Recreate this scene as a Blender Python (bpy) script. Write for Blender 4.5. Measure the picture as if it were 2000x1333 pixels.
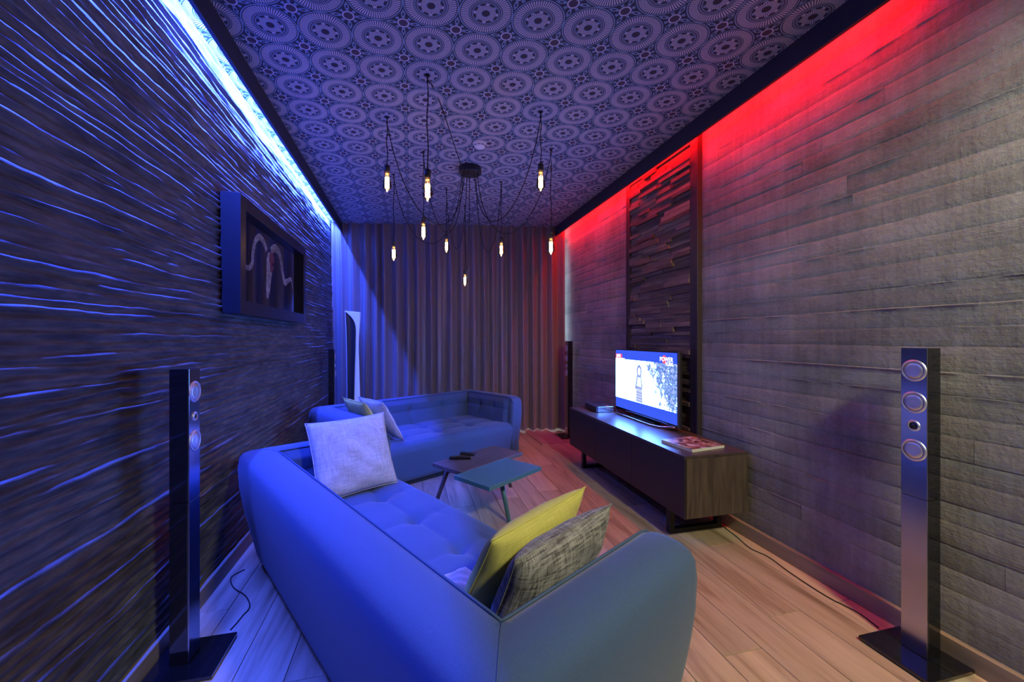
import bpy, bmesh, math, random
import numpy as np
from mathutils import Vector, Matrix

random.seed(7)
rng = np.random.default_rng(11)
scene = bpy.context.scene
for o in list(bpy.data.objects):
    bpy.data.objects.remove(o)
C = scene.collection

# ------------------------------------------------------------------ camera
CAM_H = 1.30
F_PX = 790.0
YAW = math.atan2(197.0, F_PX)
SY, CY = math.sin(YAW), math.cos(YAW)
cam_d = bpy.data.cameras.new('camera')
cam_d.sensor_width = 36.0
cam_d.lens = 36.0 * F_PX / 2000.0
cam_d.shift_y = -4.5 / 2000.0
cam_d.clip_start = 0.02
cam = bpy.data.objects.new('camera', cam_d)
C.objects.link(cam)
cam.location = (0, 0, CAM_H)
cam.rotation_euler = (math.radians(90), 0, -YAW)
scene.camera = cam

# ------------------------------------------------------------------ view, world, room lights
vs = scene.view_settings
vs.view_transform = 'Standard'
vs.look = 'None'
vs.exposure = 0.0
vs.gamma = 1.0
vs.use_curve_mapping = False
world = bpy.data.worlds.new('world')
scene.world = world
world.use_nodes = True
world.node_tree.nodes['Background'].inputs[0].default_value = (0.35, 0.45, 0.8, 1)
world.node_tree.nodes['Background'].inputs[1].default_value = 0.0

BLUE_W, RED_W, LAMP_W = 820.0, 62.0, 285.0
BLUE_C, RED_C, LAMP_C = (0.032, 0.075, 1.0), (1.0, 0.003, 0.005), (1.0, 0.98, 0.72)
TV_STRENGTH = 64.0
BULB_W = 0.8
SKY_STRENGTH = 5.0


def area_light(name, loc, rot, sx, sy, power, col):
    d = bpy.data.lights.new(name, 'AREA')
    d.shape = 'RECTANGLE'
    d.size, d.size_y = sx, sy
    d.energy = power
    d.color = col
    o = bpy.data.objects.new(name, d)
    C.objects.link(o)
    o.location = loc
    o.rotation_euler = rot
    return o


# LED tapes lying in the two ceiling coves, and the lamp behind the camera
area_light('blue_cove_light', (-0.985, 3.08, 2.862), (0, math.radians(38), 0), 0.012, 5.55, BLUE_W, BLUE_C)
area_light('red_cove_light', (2.055, 3.35, 2.862), (0, math.radians(-50), 0), 0.012, 4.1, RED_W, RED_C)
ld = bpy.data.lights.new('entrance_lamp_light', 'SPOT')
ld.spot_size = math.radians(104)
ld.spot_blend = 0.75
ld.energy = LAMP_W
ld.color = LAMP_C
ld.shadow_soft_size = 0.16
lo = bpy.data.objects.new('entrance_lamp_light', ld)
C.objects.link(lo)
lo.location = (1.55, -.55, 2.80)
lo.rotation_euler = (Vector((1.8, 1.5, .2)) - Vector(lo.location)).to_track_quat('-Z', 'Y').to_euler()

# ------------------------------------------------------------------ room measures
XL, XR = -1.07, 2.14          # wall faces
YB, YF = -1.9, 6.25           # wall behind the camera, window wall
H = 2.88


def ray(px, py):
    k, m = (px - 1000.0) / F_PX, (662.0 - py) / F_PX
    return (k * CY + SY, CY - k * SY, m)


def at(px, py, X=None, Y=None, Z=None):
    """point of the place on a given plane"""
    d = ray(px, py)
    if Z is not None:
        t = (Z - CAM_H) / d[2]
    elif X is not None:
        t = X / d[0]
    else:
        t = Y / d[1]
    return Vector((d[0] * t, d[1] * t, CAM_H + d[2] * t))


# ------------------------------------------------------------------ object helpers
def tag(o, label=None, cat=None, group=None, kind=None):
    if label: o['label'] = label
    if cat: o['category'] = cat
    if group: o['group'] = group
    if kind: o['kind'] = kind
    return o


def empty(name, loc=(0, 0, 0), rz=0.0):
    o = bpy.data.objects.new(name, None)
    o.empty_display_size = 0.1
    C.objects.link(o)
    o.location = loc
    o.rotation_euler = (0, 0, rz)
    return o


def link(name, me, mat=None, parent=None, smooth=False):
    if mat is not None:
        if isinstance(mat, (list, tuple)):
            for m in mat: me.materials.append(m)
        else:
            me.materials.append(mat)
    if smooth:
        me.polygons.foreach_set('use_smooth', [True] * len(me.polygons))
    o = bpy.data.objects.new(name, me)
    C.objects.link(o)
    if parent is not None:
        o.parent = parent
    return o


def from_bm(name, bm, mat=None, parent=None, smooth=False):
    bmesh.ops.recalc_face_normals(bm, faces=bm.faces)
    me = bpy.data.meshes.new(name)
    bm.to_mesh(me)
    bm.free()
    return link(name, me, mat, parent, smooth)


def from_data(name, verts, faces, mat=None, parent=None, smooth=False):
    me = bpy.data.meshes.new(name)
    me.from_pydata([tuple(v) for v in verts], [], faces)
    me.update()
    return link(name, me, mat, parent, smooth)


def bm_box(bm, x0, x1, y0, y1, z0, z1, bevel=0.0, seg=2):
    b = bmesh.new()
    r = bmesh.ops.create_cube(b, size=1.0)
    for v in r['verts']:
        v.co = Vector((x0 + (v.co.x + .5) * (x1 - x0), y0 + (v.co.y + .5) * (y1 - y0), z0 + (v.co.z + .5) * (z1 - z0)))
    if bevel > 0:
        bmesh.ops.bevel(b, geom=list(b.edges), offset=bevel, segments=seg, affect='EDGES', profile=0.5)
    me = bpy.data.meshes.new('tmp')
    b.to_mesh(me)
    b.free()
    bm.from_mesh(me)
    bpy.data.meshes.remove(me)


def box(name, x0, x1, y0, y1, z0, z1, mat, parent=None, bevel=0.0, seg=2):
    bm = bmesh.new()
    bm_box(bm, x0, x1, y0, y1, z0, z1, bevel, seg)
    return from_bm(name, bm, mat, parent)


def tube_data(pts, rad, seg=8, cap=True):
    pts = [Vector(p) for p in pts]
    n = len(pts)
    rads = rad if isinstance(rad, (list, tuple)) else [rad] * n
    verts, faces = [], []
    up = Vector((0, 0, 1))
    prev = None
    for i, p in enumerate(pts):
        t = (pts[min(i + 1, n - 1)] - pts[max(i - 1, 0)]).normalized()
        if prev is None:
            ref = up if abs(t.dot(up)) < .9 else Vector((1, 0, 0))
            a = t.cross(ref).normalized()
        else:
            a = (prev - t * prev.dot(t)).normalized()
        prev = a
        b = t.cross(a)
        for k in range(seg):
            w = 2 * math.pi * k / seg
            verts.append(p + (a * math.cos(w) + b * math.sin(w)) * rads[i])
    for i in range(n - 1):
        for k in range(seg):
            k2 = (k + 1) % seg
            faces.append((i * seg + k, i * seg + k2, (i + 1) * seg + k2, (i + 1) * seg + k))
    if cap:
        faces.append(tuple(range(seg))[::-1])
        faces.append(tuple((n - 1) * seg + k for k in range(seg)))
    return verts, faces


def tube(name, pts, rad, mat, parent=None, seg=8):
    v, f = tube_data(pts, rad, seg)
    return from_data(name, v, f, mat, parent, True)


def lathe(name, prof, mat, parent=None, loc=(0, 0, 0), seg=24, smooth=True):
    """profile of (radius, z); closed at poles where radius is 0"""
    verts, faces = [], []
    for r, z in prof:
        for k in range(seg):
            w = 2 * math.pi * k / seg
            verts.append((loc[0] + r * math.cos(w), loc[1] + r * math.sin(w), loc[2] + z))
    for i in range(len(prof) - 1):
        for k in range(seg):
            k2 = (k + 1) % seg
            faces.append((i * seg + k, i * seg + k2, (i + 1) * seg + k2, (i + 1) * seg + k))
    bm = bmesh.new()
    vs_ = [bm.verts.new(v) for v in verts]
    for f in faces:
        bm.faces.new([vs_[i] for i in f])
    bmesh.ops.remove_doubles(bm, verts=bm.verts, dist=1e-6)
    return from_bm(name, bm, mat, parent, smooth)


def grid_faces(nu, nv, off=0):
    return [(off + i * nv + j, off + (i + 1) * nv + j, off + (i + 1) * nv + j + 1, off + i * nv + j + 1)
            for i in range(nu - 1) for j in range(nv - 1)]


def grid_mesh(name, A, mat, parent=None, smooth=True, flip=False):
    """A: array (nu, nv, 3)"""
    nu, nv = A.shape[:2]
    f = np.array(grid_faces(nu, nv), dtype=np.int32)
    if flip: f = f[:, ::-1]
    me = bpy.data.meshes.new(name)
    me.vertices.add(nu * nv)
    me.vertices.foreach_set('co', A.reshape(-1).astype(np.float32))
    me.loops.add(f.size)
    me.loops.foreach_set('vertex_index', np.ascontiguousarray(f).reshape(-1))
    me.polygons.add(len(f))
    me.polygons.foreach_set('loop_start', np.arange(0, f.size, 4, dtype=np.int32))
    me.polygons.foreach_set('loop_total', np.full(len(f), 4, dtype=np.int32))
    me.update(calc_edges=True)
    me.validate()
    return link(name, me, mat, parent, smooth)


def noise1(n, step, amp):
    """smooth random curve of n samples with a knot each `step` samples"""
    k = int(n / step) + 3
    xs = np.arange(n) / step
    return np.interp(xs, np.arange(k), rng.uniform(-1, 1, k)) * amp


# ------------------------------------------------------------------ materials
class E:
    """socket with arithmetic, to write procedural patterns as expressions"""
    nt = None

    def __init__(s, sock): s.s = sock

    @staticmethod
    def op(kind, *a):
        n = E.nt.nodes.new('ShaderNodeMath')
        n.operation = kind
        for i, v in enumerate(a):
            if isinstance(v, E): E.nt.links.new(v.s, n.inputs[i])
            else: n.inputs[i].default_value = v
        return E(n.outputs[0])

    def __add__(s, o): return E.op('ADD', s, o)
    def __radd__(s, o): return E.op('ADD', o, s)
    def __sub__(s, o): return E.op('SUBTRACT', s, o)
    def __rsub__(s, o): return E.op('SUBTRACT', o, s)
    def __mul__(s, o): return E.op('MULTIPLY', s, o)
    def __rmul__(s, o): return E.op('MULTIPLY', o, s)
    def __truediv__(s, o): return E.op('DIVIDE', s, o)


def gt(a, b): return E.op('GREATER_THAN', a, b)
def lt(a, b): return E.op('LESS_THAN', a, b)
def band(x, a, b): return gt(x, a) * lt(x, b)


def mix(nt, fac, a, b):
    n = nt.nodes.new('ShaderNodeMix')
    n.data_type = 'RGBA'
    for sock, v in ((n.inputs[0], fac), (n.inputs[6], a), (n.inputs[7], b)):
        if isinstance(v, E): nt.links.new(v.s, sock)
        elif hasattr(v, 'is_output'): nt.links.new(v, sock)
        elif isinstance(v, (int, float)): sock.default_value = v
        else: sock.default_value = (*v, 1)
    return n.outputs[2]


def new_mat(name):
    m = bpy.data.materials.new(name)
    m.use_nodes = True
    nt = m.node_tree
    return m, nt, nt.nodes['Principled BSDF']


def plain(name, col, rough=.5, metal=0.0, spec=0.5, emit=None, es=0.0, coat=0.0, sheen=0.0):
    m, nt, b = new_mat(name)
    b.inputs['Base Color'].default_value = (*col, 1)
    b.inputs['Roughness'].default_value = rough
    b.inputs['Metallic'].default_value = metal
    b.inputs['Specular IOR Level'].default_value = spec
    b.inputs['Coat Weight'].default_value = coat
    b.inputs['Sheen Weight'].default_value = sheen
    if emit:
        b.inputs['Emission Color'].default_value = (*emit, 1)
        b.inputs['Emission Strength'].default_value = es
    return m


def coords(nt, which='Object', scale=(1, 1, 1), loc=(0, 0, 0)):
    tc = nt.nodes.new('ShaderNodeTexCoord')
    mp = nt.nodes.new('ShaderNodeMapping')
    mp.inputs['Scale'].default_value = scale
    mp.inputs['Location'].default_value = loc
    nt.links.new(tc.outputs[which], mp.inputs[0])
    return mp.outputs[0]


def noise(nt, vec, scale, detail=4, rough=.6):
    n = nt.nodes.new('ShaderNodeTexNoise')
    n.inputs['Scale'].default_value = scale
    n.inputs['Detail'].default_value = detail
    n.inputs['Roughness'].default_value = rough
    nt.links.new(vec, n.inputs['Vector'])
    return n.outputs['Fac']


def ramp(nt, fac, stops):
    r = nt.nodes.new('ShaderNodeValToRGB')
    el = r.color_ramp.elements
    while len(el) < len(stops): el.new(0.5)
    for e, (p, c) in zip(el, stops):
        e.position = p
        e.color = (*c, 1)
    nt.links.new(fac, r.inputs[0])
    return r.outputs[0]


def bump(nt, b, h, strength, dist=0.01):
    n = nt.nodes.new('ShaderNodeBump')
    n.inputs['Strength'].default_value = strength
    n.inputs['Distance'].default_value = dist
    nt.links.new(h, n.inputs['Height'])
    nt.links.new(n.outputs[0], b.inputs['Normal'])


def fabric(name, c1, c2, weave=900, mott=6, rough=.85, st=.25):
    m, nt, b = new_mat(name)
    v = coords(nt)
    n1 = noise(nt, v, weave * .35, 3)
    n2 = noise(nt, v, mott, 3)
    col = ramp(nt, n1, [(.35, c1), (.65, c2)])
    col = mix(nt, E(n2), col, tuple((a + d) / 2 for a, d in zip(c1, c2)))
    nt.links.new(col, b.inputs['Base Color'])
    b.inputs['Roughness'].default_value = rough
    b.inputs['Sheen Weight'].default_value = .15
    bump(nt, b, n1, st, .002)
    return m


def linen(name, c1, c2, sc=260, st=.35):
    """cross-hatched coarse weave"""
    m, nt, b = new_mat(name)
    a = noise(nt, coords(nt, 'Object', (sc, 12, 12)), 1.0, 3)
    c = noise(nt, coords(nt, 'Object', (12, 12, sc)), 1.0, 3)
    d = noise(nt, coords(nt, 'Object', (12, sc, 12)), 1.0, 3)
    E.nt = nt
    s = (E(a) + E(c) + E(d)) / 3.0
    col = ramp(nt, s.s, [(.42, c1), (.58, c2)])
    nt.links.new(col, b.inputs['Base Color'])
    b.inputs['Roughness'].default_value = .9
    b.inputs['Sheen Weight'].default_value = .1
    bump(nt, b, s.s, st, .003)
    return m


def wood(name, c1, c2, c3, axis='y', scale=1.0, rough=.45, rnd=0.25, gst=.08):
    m, nt, b = new_mat(name)
    sc = {'x': (1.2, 14, 14), 'y': (14, 1.2, 14), 'z': (14, 14, 1.2)}[axis]
    oi = nt.nodes.new('ShaderNodeObjectInfo')
    tc = nt.nodes.new('ShaderNodeTexCoord')
    mul = nt.nodes.new('ShaderNodeVectorMath')
    mul.operation = 'MULTIPLY'
    mul.inputs[1].default_value = tuple(s * scale for s in sc)
    nt.links.new(tc.outputs['Object'], mul.inputs[0])
    add = nt.nodes.new('ShaderNodeVectorMath')
    add.operation = 'ADD'
    comb = nt.nodes.new('ShaderNodeCombineXYZ')
    E.nt = nt
    off = E(oi.outputs['Random']) * 57.0
    for i in range(3): nt.links.new(off.s, comb.inputs[i])
    nt.links.new(mul.outputs[0], add.inputs[0])
    nt.links.new(comb.outputs[0], add.inputs[1])
    n1 = nt.nodes.new('ShaderNodeTexNoise')
    n1.inputs['Scale'].default_value = 1.0
    n1.inputs['Detail'].default_value = 6
    n1.inputs['Distortion'].default_value = 1.1
    nt.links.new(add.outputs[0], n1.inputs['Vector'])
    n2 = nt.nodes.new('ShaderNodeTexNoise')
    n2.inputs['Scale'].default_value = 5.0
    n2.inputs['Detail'].default_value = 3
    nt.links.new(add.outputs[0], n2.inputs['Vector'])
    g = E(n1.outputs['Fac']) * .75 + E(n2.outputs['Fac']) * .25
    col = ramp(nt, g.s, [(.30, c3), (.47, c1), (.66, c2)])
    hs = nt.nodes.new('ShaderNodeHueSaturation')
    val = E(oi.outputs['Random']) * rnd + (1.0 - rnd / 2)
    nt.links.new(val.s, hs.inputs['Value'])
    nt.links.new(col, hs.inputs['Color'])
    nt.links.new(hs.outputs[0], b.inputs['Base Color'])
    b.inputs['Roughness'].default_value = rough
    bump(nt, b, g.s, gst, .003)
    return m


def mat_slate():
    m, nt, b = new_mat('slate')
    v = coords(nt, 'Object', (1, 1, 4))
    n1 = noise(nt, v, 3, 6, .65)
    n2 = noise(nt, coords(nt, 'Object', (8, 8, 60)), 1.0, 5, .6)
    E.nt = nt
    s = E(n1) * .5 + E(n2) * .5
    col = ramp(nt, s.s, [(.36, (.045, .045, .045)), (.5, (.11, .11, .108)), (.62, (.19, .186, .176))])
    nt.links.new(col, b.inputs['Base Color'])
    b.inputs['Roughness'].default_value = .62
    b.inputs['Specular IOR Level'].default_value = .35
    bump(nt, b, n2, .5, .01)
    return m


def mat_concrete():
    m, nt, b = new_mat('board_formed_concrete')
    oi = nt.nodes.new('ShaderNodeObjectInfo')
    v = coords(nt)
    n1 = noise(nt, v, 2.2, 6, .6)
    n2 = noise(nt, v, 55, 4, .7)
    n3 = noise(nt, coords(nt, 'Object', (30, 30, 1.5)), 1.0, 4, .6)
    gr = noise(nt, coords(nt, 'Object', (40, 5, 170)), 1.0, 3, .5)
    E.nt = nt
    s = E(n1) * .55 + E(n3) * .16 + E(n2) * .16 + E(oi.outputs['Random']) * .10
    col = ramp(nt, s.s, [(.33, (.135, .134, .117)), (.48, (.265, .263, .23)), (.62, (.40, .395, .345))])
    nt.links.new(col, b.inputs['Base Color'])
    b.inputs['Roughness'].default_value = .85
    vo = nt.nodes.new('ShaderNodeTexVoronoi')
    vo.inputs['Scale'].default_value = 42
    nt.links.new(v, vo.inputs['Vector'])
    pit = lt(E(vo.outputs['Distance']), .17) * gt(E(n1), .52)
    h = E(n2) * .55 + E(gr) * .22 + E(n3) * .25 - pit * .8
    bump(nt, b, h.s, .8, .007)
    return m


def mat_ceiling():
    m, nt, b = new_mat('medallion_wallpaper')
    E.nt = nt
    tc = nt.nodes.new('ShaderNodeTexCoord')
    sp = nt.nodes.new('ShaderNodeSeparateXYZ')
    nt.links.new(tc.outputs['Object'], sp.inputs[0])
    x, y = E(sp.outputs[0]), E(sp.outputs[1])
    PER = .26
    gx = (x - .092) / PER
    gy = (y + (x - .092) * .07 - 2.475) / PER

    def cell(ox):
        a = gx + ox - E.op('ROUND', gx + ox)
        c = gy + ox - E.op('ROUND', gy + ox)
        r = E.op('SQRT', a * a + c * c) * 2.0
        return a, c, r, E.op('ARCTAN2', c, a)
    a, c, r, th = cell(0.0)
    a2, c2, r2, th2 = cell(0.5)
    DARK, LIGHT, TEAL, BROWN = (.035, .037, .06), (.64, .60, .66), (.24, .35, .49), (.14, .085, .10)
    # ground between the medallions
    ray8 = E.op('COSINE', th2 * 8.0)
    col = mix(nt, gt(ray8, .1), DARK, TEAL)
    dia = band(ray8, .8, 2.0) * band(r2, .36, .50)
    col = mix(nt, dia, col, DARK)
    ringb = band(r, 1.0, 1.05)
    col = mix(nt, ringb, col, DARK)
    col = mix(nt, lt(r2, .245), col, DARK)
    col = mix(nt, band(r2, .17, .225), col, LIGHT)
    col = mix(nt, lt(r2, .165), col, (.07, .05, .07))
    # medallion
    col = mix(nt, lt(r, 1.0), col, TEAL)
    col = mix(nt, lt(r, .955), col, DARK)
    sp1 = gt(E.op('COSINE', th * 62.0), -.35) * band(r, .63, .925)
    col = mix(nt, sp1, col, LIGHT)
    col = mix(nt, band(r, .565, .605), col, TEAL)
    col = mix(nt, band(r, .515, .565), col, BROWN)
    col = mix(nt, band(r, .475, .51), col, TEAL)
    blk = band(r, .385, .455) * gt(E.op('COSINE', th * 8.0), .35)
    col = mix(nt, blk, col, mix(nt, gt(E.op('COSINE', th * 4.0), .3), TEAL, LIGHT))
    wob = E.op('COSINE', th * 8.0) * .016 + .38
    sp2 = lt(r, wob) * gt(r, .165) * gt(E.op('COSINE', th * 32.0), -.3)
    col = mix(nt, sp2, col, LIGHT)
    col = mix(nt, band(r, .15, .185), col, TEAL)
    col = mix(nt, lt(r, .15), col, (.05, .03, .045))
    nt.links.new(col, b.inputs['Base Color'])
    b.inputs['Roughness'].default_value = .75
    return m


M = {}
M['slate'] = mat_slate()
M['concrete'] = mat_concrete()
M['ceiling'] = mat_ceiling()
M['oak_floor'] = wood('oak_laminate', (.47, .34, .20), (.60, .45, .28), (.22, .135, .07), 'y', .7, .38, .26)
M['oak_base'] = wood('oak_skirting', (.30, .23, .15), (.36, .28, .19), (.2, .15, .1), 'y', .8, .5, .05)
M['subfloor'] = plain('floor_underlay', (.05, .035, .025), .9)
M['dark_wall'] = plain('dark_plaster', (.16, .155, .15), .9)
M['trim'] = plain('cove_board_paint', (.022, .024, .035), .55)
M['post'] = plain('black_brown_post', (.035, .028, .026), .5)
M['sofa'] = fabric('blue_wool', (.034, .070, .140), (.058, .104, .200), 1000, 5)
M['sofa_seam'] = plain('blue_piping', (.05, .09, .16), .8)
M['plinth'] = plain('black_plinth', (.01, .01, .01), .6)
M['grey_cushion'] = linen('pale_grey_linen', (.40, .38, .37), (.60, .58, .56))
M['charcoal_cushion'] = linen('charcoal_melange', (.06, .055, .05), (.36, .34, .30), 200, .5)
M['yellow_cushion'] = linen('mustard_cotton', (.50, .46, .085), (.64, .58, .14), 500, .15)
M['beige_cushion'] = linen('beige_cotton', (.50, .40, .28), (.60, .50, .36), 500, .15)
M['curtain'] = plain('taupe_satin', (.195, .155, .137), .42, 0, .5, sheen=.3)
M['hem'] = plain('white_curtain_lining', (.75, .75, .78), .8)
M['black_gloss'] = plain('black_gloss', (.008, .008, .01), .09, 0, .5, coat=.6)
M['black_satin'] = plain('black_satin', (.02, .02, .022), .35)
M['black_metal'] = plain('black_metal', (.03, .03, .03), .45, .6)
M['brushed'] = plain('brushed_aluminium', (.46, .46, .50), .2, 1.0)
M['driver'] = plain('driver_aluminium', (.86, .86, .88), .42, 1.0)
M['cord'] = plain('black_fabric_cord', (.01, .01, .01), .85)
M['white'] = plain('white_plastic', (.82, .82, .82), .4)
M['white_gloss'] = plain('white_lacquer', (.85, .85, .86), .25)
M['dark_oak'] = wood('dark_stained_oak', (.075, .055, .038), (.115, .088, .06), (.04, .028, .02), 'z', 1.6, .45, .0, .2)
M['dark_oak_top'] = wood('dark_oak_top', (.05, .038, .03), (.075, .058, .045), (.03, .022, .018), 'y', 1.2, .3, .0, .08)
M['dark_front'] = plain('black_stained_front', (.016, .014, .014), .45)
M['table_dark'] = wood('dark_ash_table', (.10, .085, .08), (.15, .13, .12), (.05, .042, .04), 'x', 2.0, .4, .0, .08)
M['table_teal'] = plain('teal_lacquer', (.07, .22, .25), .28, coat=.3)
M['leg_teal'] = plain('teal_leg', (.06, .17, .16), .35)
M['leg_brown'] = wood('brown_leg', (.09, .055, .035), (.13, .08, .05), (.05, .03, .02), 'z', 1, .4, 0)
M['stick'] = wood('reclaimed_wood', (.13, .095, .075), (.22, .165, .12), (.055, .04, .034), 'y', 1.5, .75, .9, .4)
M['frame'] = plain('black_picture_frame', (.018, .017, .02), .35)
M['print_black'] = plain('black_print_under_glass', (.006, .006, .007), .045, 0, .6, coat=1.0)
M['horn'] = linen('horn_print', (.07, .068, .065), (.34, .33, .31), 90, .0)
M['bone'] = linen('bone_print', (.14, .135, .125), (.42, .40, .36), 60, .0)
M['skull_red'] = plain('skull_red_print', (.16, .03, .025), .3)
M['paper'] = plain('magazine_pages', (.80, .80, .72), .8)
M['red_board'] = wood('reddish_board', (.42, .2, .16), (.5, .26, .2), (.3, .14, .1), 'y', 1, .5, 0)
M['daylight'] = plain('daylight_sky_pane', (0, 0, 0), 1, emit=(.55, .7, 1.0), es=SKY_STRENGTH)
M['filament'] = plain('glowing_filament', (0, 0, 0), 1, emit=(1.0, .62, .26), es=38.0)
M['lamp_glow'] = plain('lamp_diffuser', (.8, .8, .8), .5, emit=LAMP_C, es=2.0)


def mat_glass():
    m, nt, b = new_mat('bulb_glass')
    nt.nodes.remove(b)
    out = nt.nodes['Material Output']
    t = nt.nodes.new('ShaderNodeBsdfTransparent')
    t.inputs[0].default_value = (1.0, .94, .90, 1)
    g = nt.nodes.new('ShaderNodeBsdfGlossy')
    g.inputs['Roughness'].default_value = .03
    fr = nt.nodes.new('ShaderNodeFresnel')
    fr.inputs[0].default_value = 1.55
    mx = nt.nodes.new('ShaderNodeMixShader')
    nt.links.new(fr.outputs[0], mx.inputs[0])
    nt.links.new(t.outputs[0], mx.inputs[1])
    nt.links.new(g.outputs[0], mx.inputs[2])
    nt.links.new(mx.outputs[0], out.inputs[0])
    return m


M['glass'] = mat_glass()


def mat_cover():
    m, nt, b = new_mat('magazine_cover')
    v = coords(nt, 'Object', (1, 1, 1))
    vo = nt.nodes.new('ShaderNodeTexVoronoi')
    vo.inputs['Scale'].default_value = 38
    nt.links.new(v, vo.inputs['Vector'])
    sp = nt.nodes.new('ShaderNodeSeparateColor')
    nt.links.new(vo.outputs['Color'], sp.inputs[0])
    col = ramp(nt, sp.outputs[0], [(.1, (.05, .03, .02)), (.35, (.30, .09, .05)), (.55, (.35, .28, .30)), (.75, (.45, .27, .06)), (.92, (.55, .45, .45))])
    nt.links.new(col, b.inputs['Base Color'])
    b.inputs['Roughness'].default_value = .3
    return m


M['cover'] = mat_cover()


def mat_screen():
    """letterboxed video: dark blue bars, overexposed snow scene with trees on the right"""
    m, nt, b = new_mat('tv_picture')
    E.nt = nt
    tc = nt.nodes.new('ShaderNodeTexCoord')
    sp = nt.nodes.new('ShaderNodeSeparateXYZ')
    nt.links.new(tc.outputs['Object'], sp.inputs[0])
    y, z = E(sp.outputs[1]), E(sp.outputs[2])      # y: -.48 near edge .. .48 far edge ; z: -.28 .. .28
    v = coords(nt, 'Object', (1, 1, 1))
    n1 = E(noise(nt, v, 14, 6, .75))
    n2 = E(noise(nt, v, 45, 4, .7))
    right = E.op('MULTIPLY', (0.02 - y) * 3.2, 1.0)
    tree = gt(n1 * .7 + n2 * .3 + right * .14 + z * .35, .60) * lt(y, .07)
    path = gt(n2 * .5 + n1 * .5, .60) * lt(z, -.02)
    col = mix(nt, path, (.07, .20, 1.0), (.012, .0145, .0235))
    col = mix(nt, tree, col, ramp(nt, n2.s, [(.38, (.0014, .0031, .0096)), (.55, (.0041, .0065, .015)), (.66, (.0138, .015, .0206))]))
    bar = E.op('MAXIMUM', gt(z, .195), lt(z, -.185))
    col = mix(nt, bar, col, (.0050, .0122, .103))
    st = mix(nt, bar, (1.0, 1.0, 1.0), (.14, .14, .14))
    b.inputs['Base Color'].default_value = (.004, .004, .004, 1)
    b.inputs['Roughness'].default_value = .1
    nt.links.new(col, b.inputs['Emission Color'])
    sc = nt.nodes.new('ShaderNodeSeparateColor')
    nt.links.new(st, sc.inputs[0])
    s = E(sc.outputs[0]) * TV_STRENGTH
    nt.links.new(s.s, b.inputs['Emission Strength'])
    return m


M['screen'] = mat_screen()
M['fig_grey'] = plain('picture_grey_blue', (0, 0, 0), .3, emit=(.30, .38, .85), es=1.0)
M['fig_pale'] = plain('picture_pale', (0, 0, 0), .3, emit=(.62, .70, 1.0), es=1.0)
M['tv_white'] = plain('picture_white', (0, 0, 0), .3, emit=(1, 1, 1), es=3.0)
M['tv_red'] = plain('picture_red', (0, 0, 0), .3, emit=(1, .08, .2), es=1.2)

# ------------------------------------------------------------------ floor
floor = box('floor', XL - .1, XR + .1, YB, YF, -.06, -.012, M['subfloor'])
tag(floor, 'light oak laminate plank floor', 'floor', kind='structure')
pw = .19
xs = [2.0 - pw * k for k in range(-1, 17)]
for ci in range(len(xs) - 1):
    x1, x0 = xs[ci], xs[ci + 1]
    x1, x0 = min(x1, XR + .02), max(x0, XL - .02)
    if x1 - x0 < .02: continue
    L = 1.28
    y = YB + (1.55 - YB) % L - L + ((ci * 0.47) % 1.0) * L
    if ci == 2: y = YB + (1.545 - YB) % L - L
    while y < YF:
        a, c = max(y, YB), min(y + L, YF)
        if c - a > .03:
            w, l = (x1 - x0) / 2 - .0013, (c - a) / 2 - .0013
            o = box('plank', -w, w, -l, l, -.012, 0, M['oak_floor'], floor, .0016, 1)
            o.location = ((x0 + x1) / 2, (a + c) / 2, 0)
        y += L

# ------------------------------------------------------------------ ceiling and coves
ceil = box('ceiling', XL - .1, XR + .1, YB, YF, H, H + .06, M['ceiling'])
tag(ceil, 'ceiling papered with round medallion pattern', 'ceiling', kind='structure')
t1 = box('trim_1', -.93, -.908, YB, 5.90, 2.752, H, M['trim'], bevel=.002)
tag(t1, 'dark cove board hiding the blue light strip', 'trim', kind='structure')
t2 = box('trim_2', 1.975, 1.998, YB, 5.42, 2.752, H, M['trim'], bevel=.002)
tag(t2, 'dark cove board hiding the red light strip', 'trim', kind='structure')

# ------------------------------------------------------------------ left wall: split slate with wavy ledges
ys = np.arange(YB, YF + .001, .02)
ny = len(ys)
rows = []
zc = -.02
while zc < H + .03:
    rows.append(zc)
    zc += rng.uniform(.027, .045)
nr = len(rows)
bz, amp = [], []
for k in range(nr):
    bz.append(rows[k] + noise1(ny, 26, .010) + noise1(ny, 9, .005) + noise1(ny, 2.2, .0022))
    a_ = .0105 + noise1(ny, 16, .0050) + noise1(ny, 4, .0025)
    gate = np.interp(np.arange(ny) / 22.0, np.arange(int(ny / 22) + 3), rng.choice([0.5, 0.8, 1.0, 1.2], int(ny / 22) + 3, p=[.16, .24, .35, .25]))
    amp.append(np.clip(a_, .0012, None) * gate)
lines = []
for k in range(nr - 1):
    h = np.clip(bz[k + 1] - bz[k], .008, None)
    for t, prof in ((.02, 0.0), (.28, .42), (.52, .90), (.62, 1.0), (.80, .74), (.97, .05)):
        xo = XL + np.clip(amp[k], 0, .0145) * prof * 1.35 + noise1(ny, 5, .0016) + rng.uniform(-1, 1, ny) * .0005 + 0.0
        zz_ = bz[k] + h * t
        lines.append(np.stack([xo + .06 * (1 - zz_ / H), ys, zz_], -1))
A = np.stack(lines, 0)
wl = grid_mesh('wall_left', A, M['slate'], smooth=False, flip=True)
tag(wl, 'dark split slate wall with wavy ledges washed in blue light', 'wall', kind='structure')
o = box('wall_backing', XL - .12, XL - .035, YB, YF, 0, H, M['dark_wall'], wl)

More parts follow.
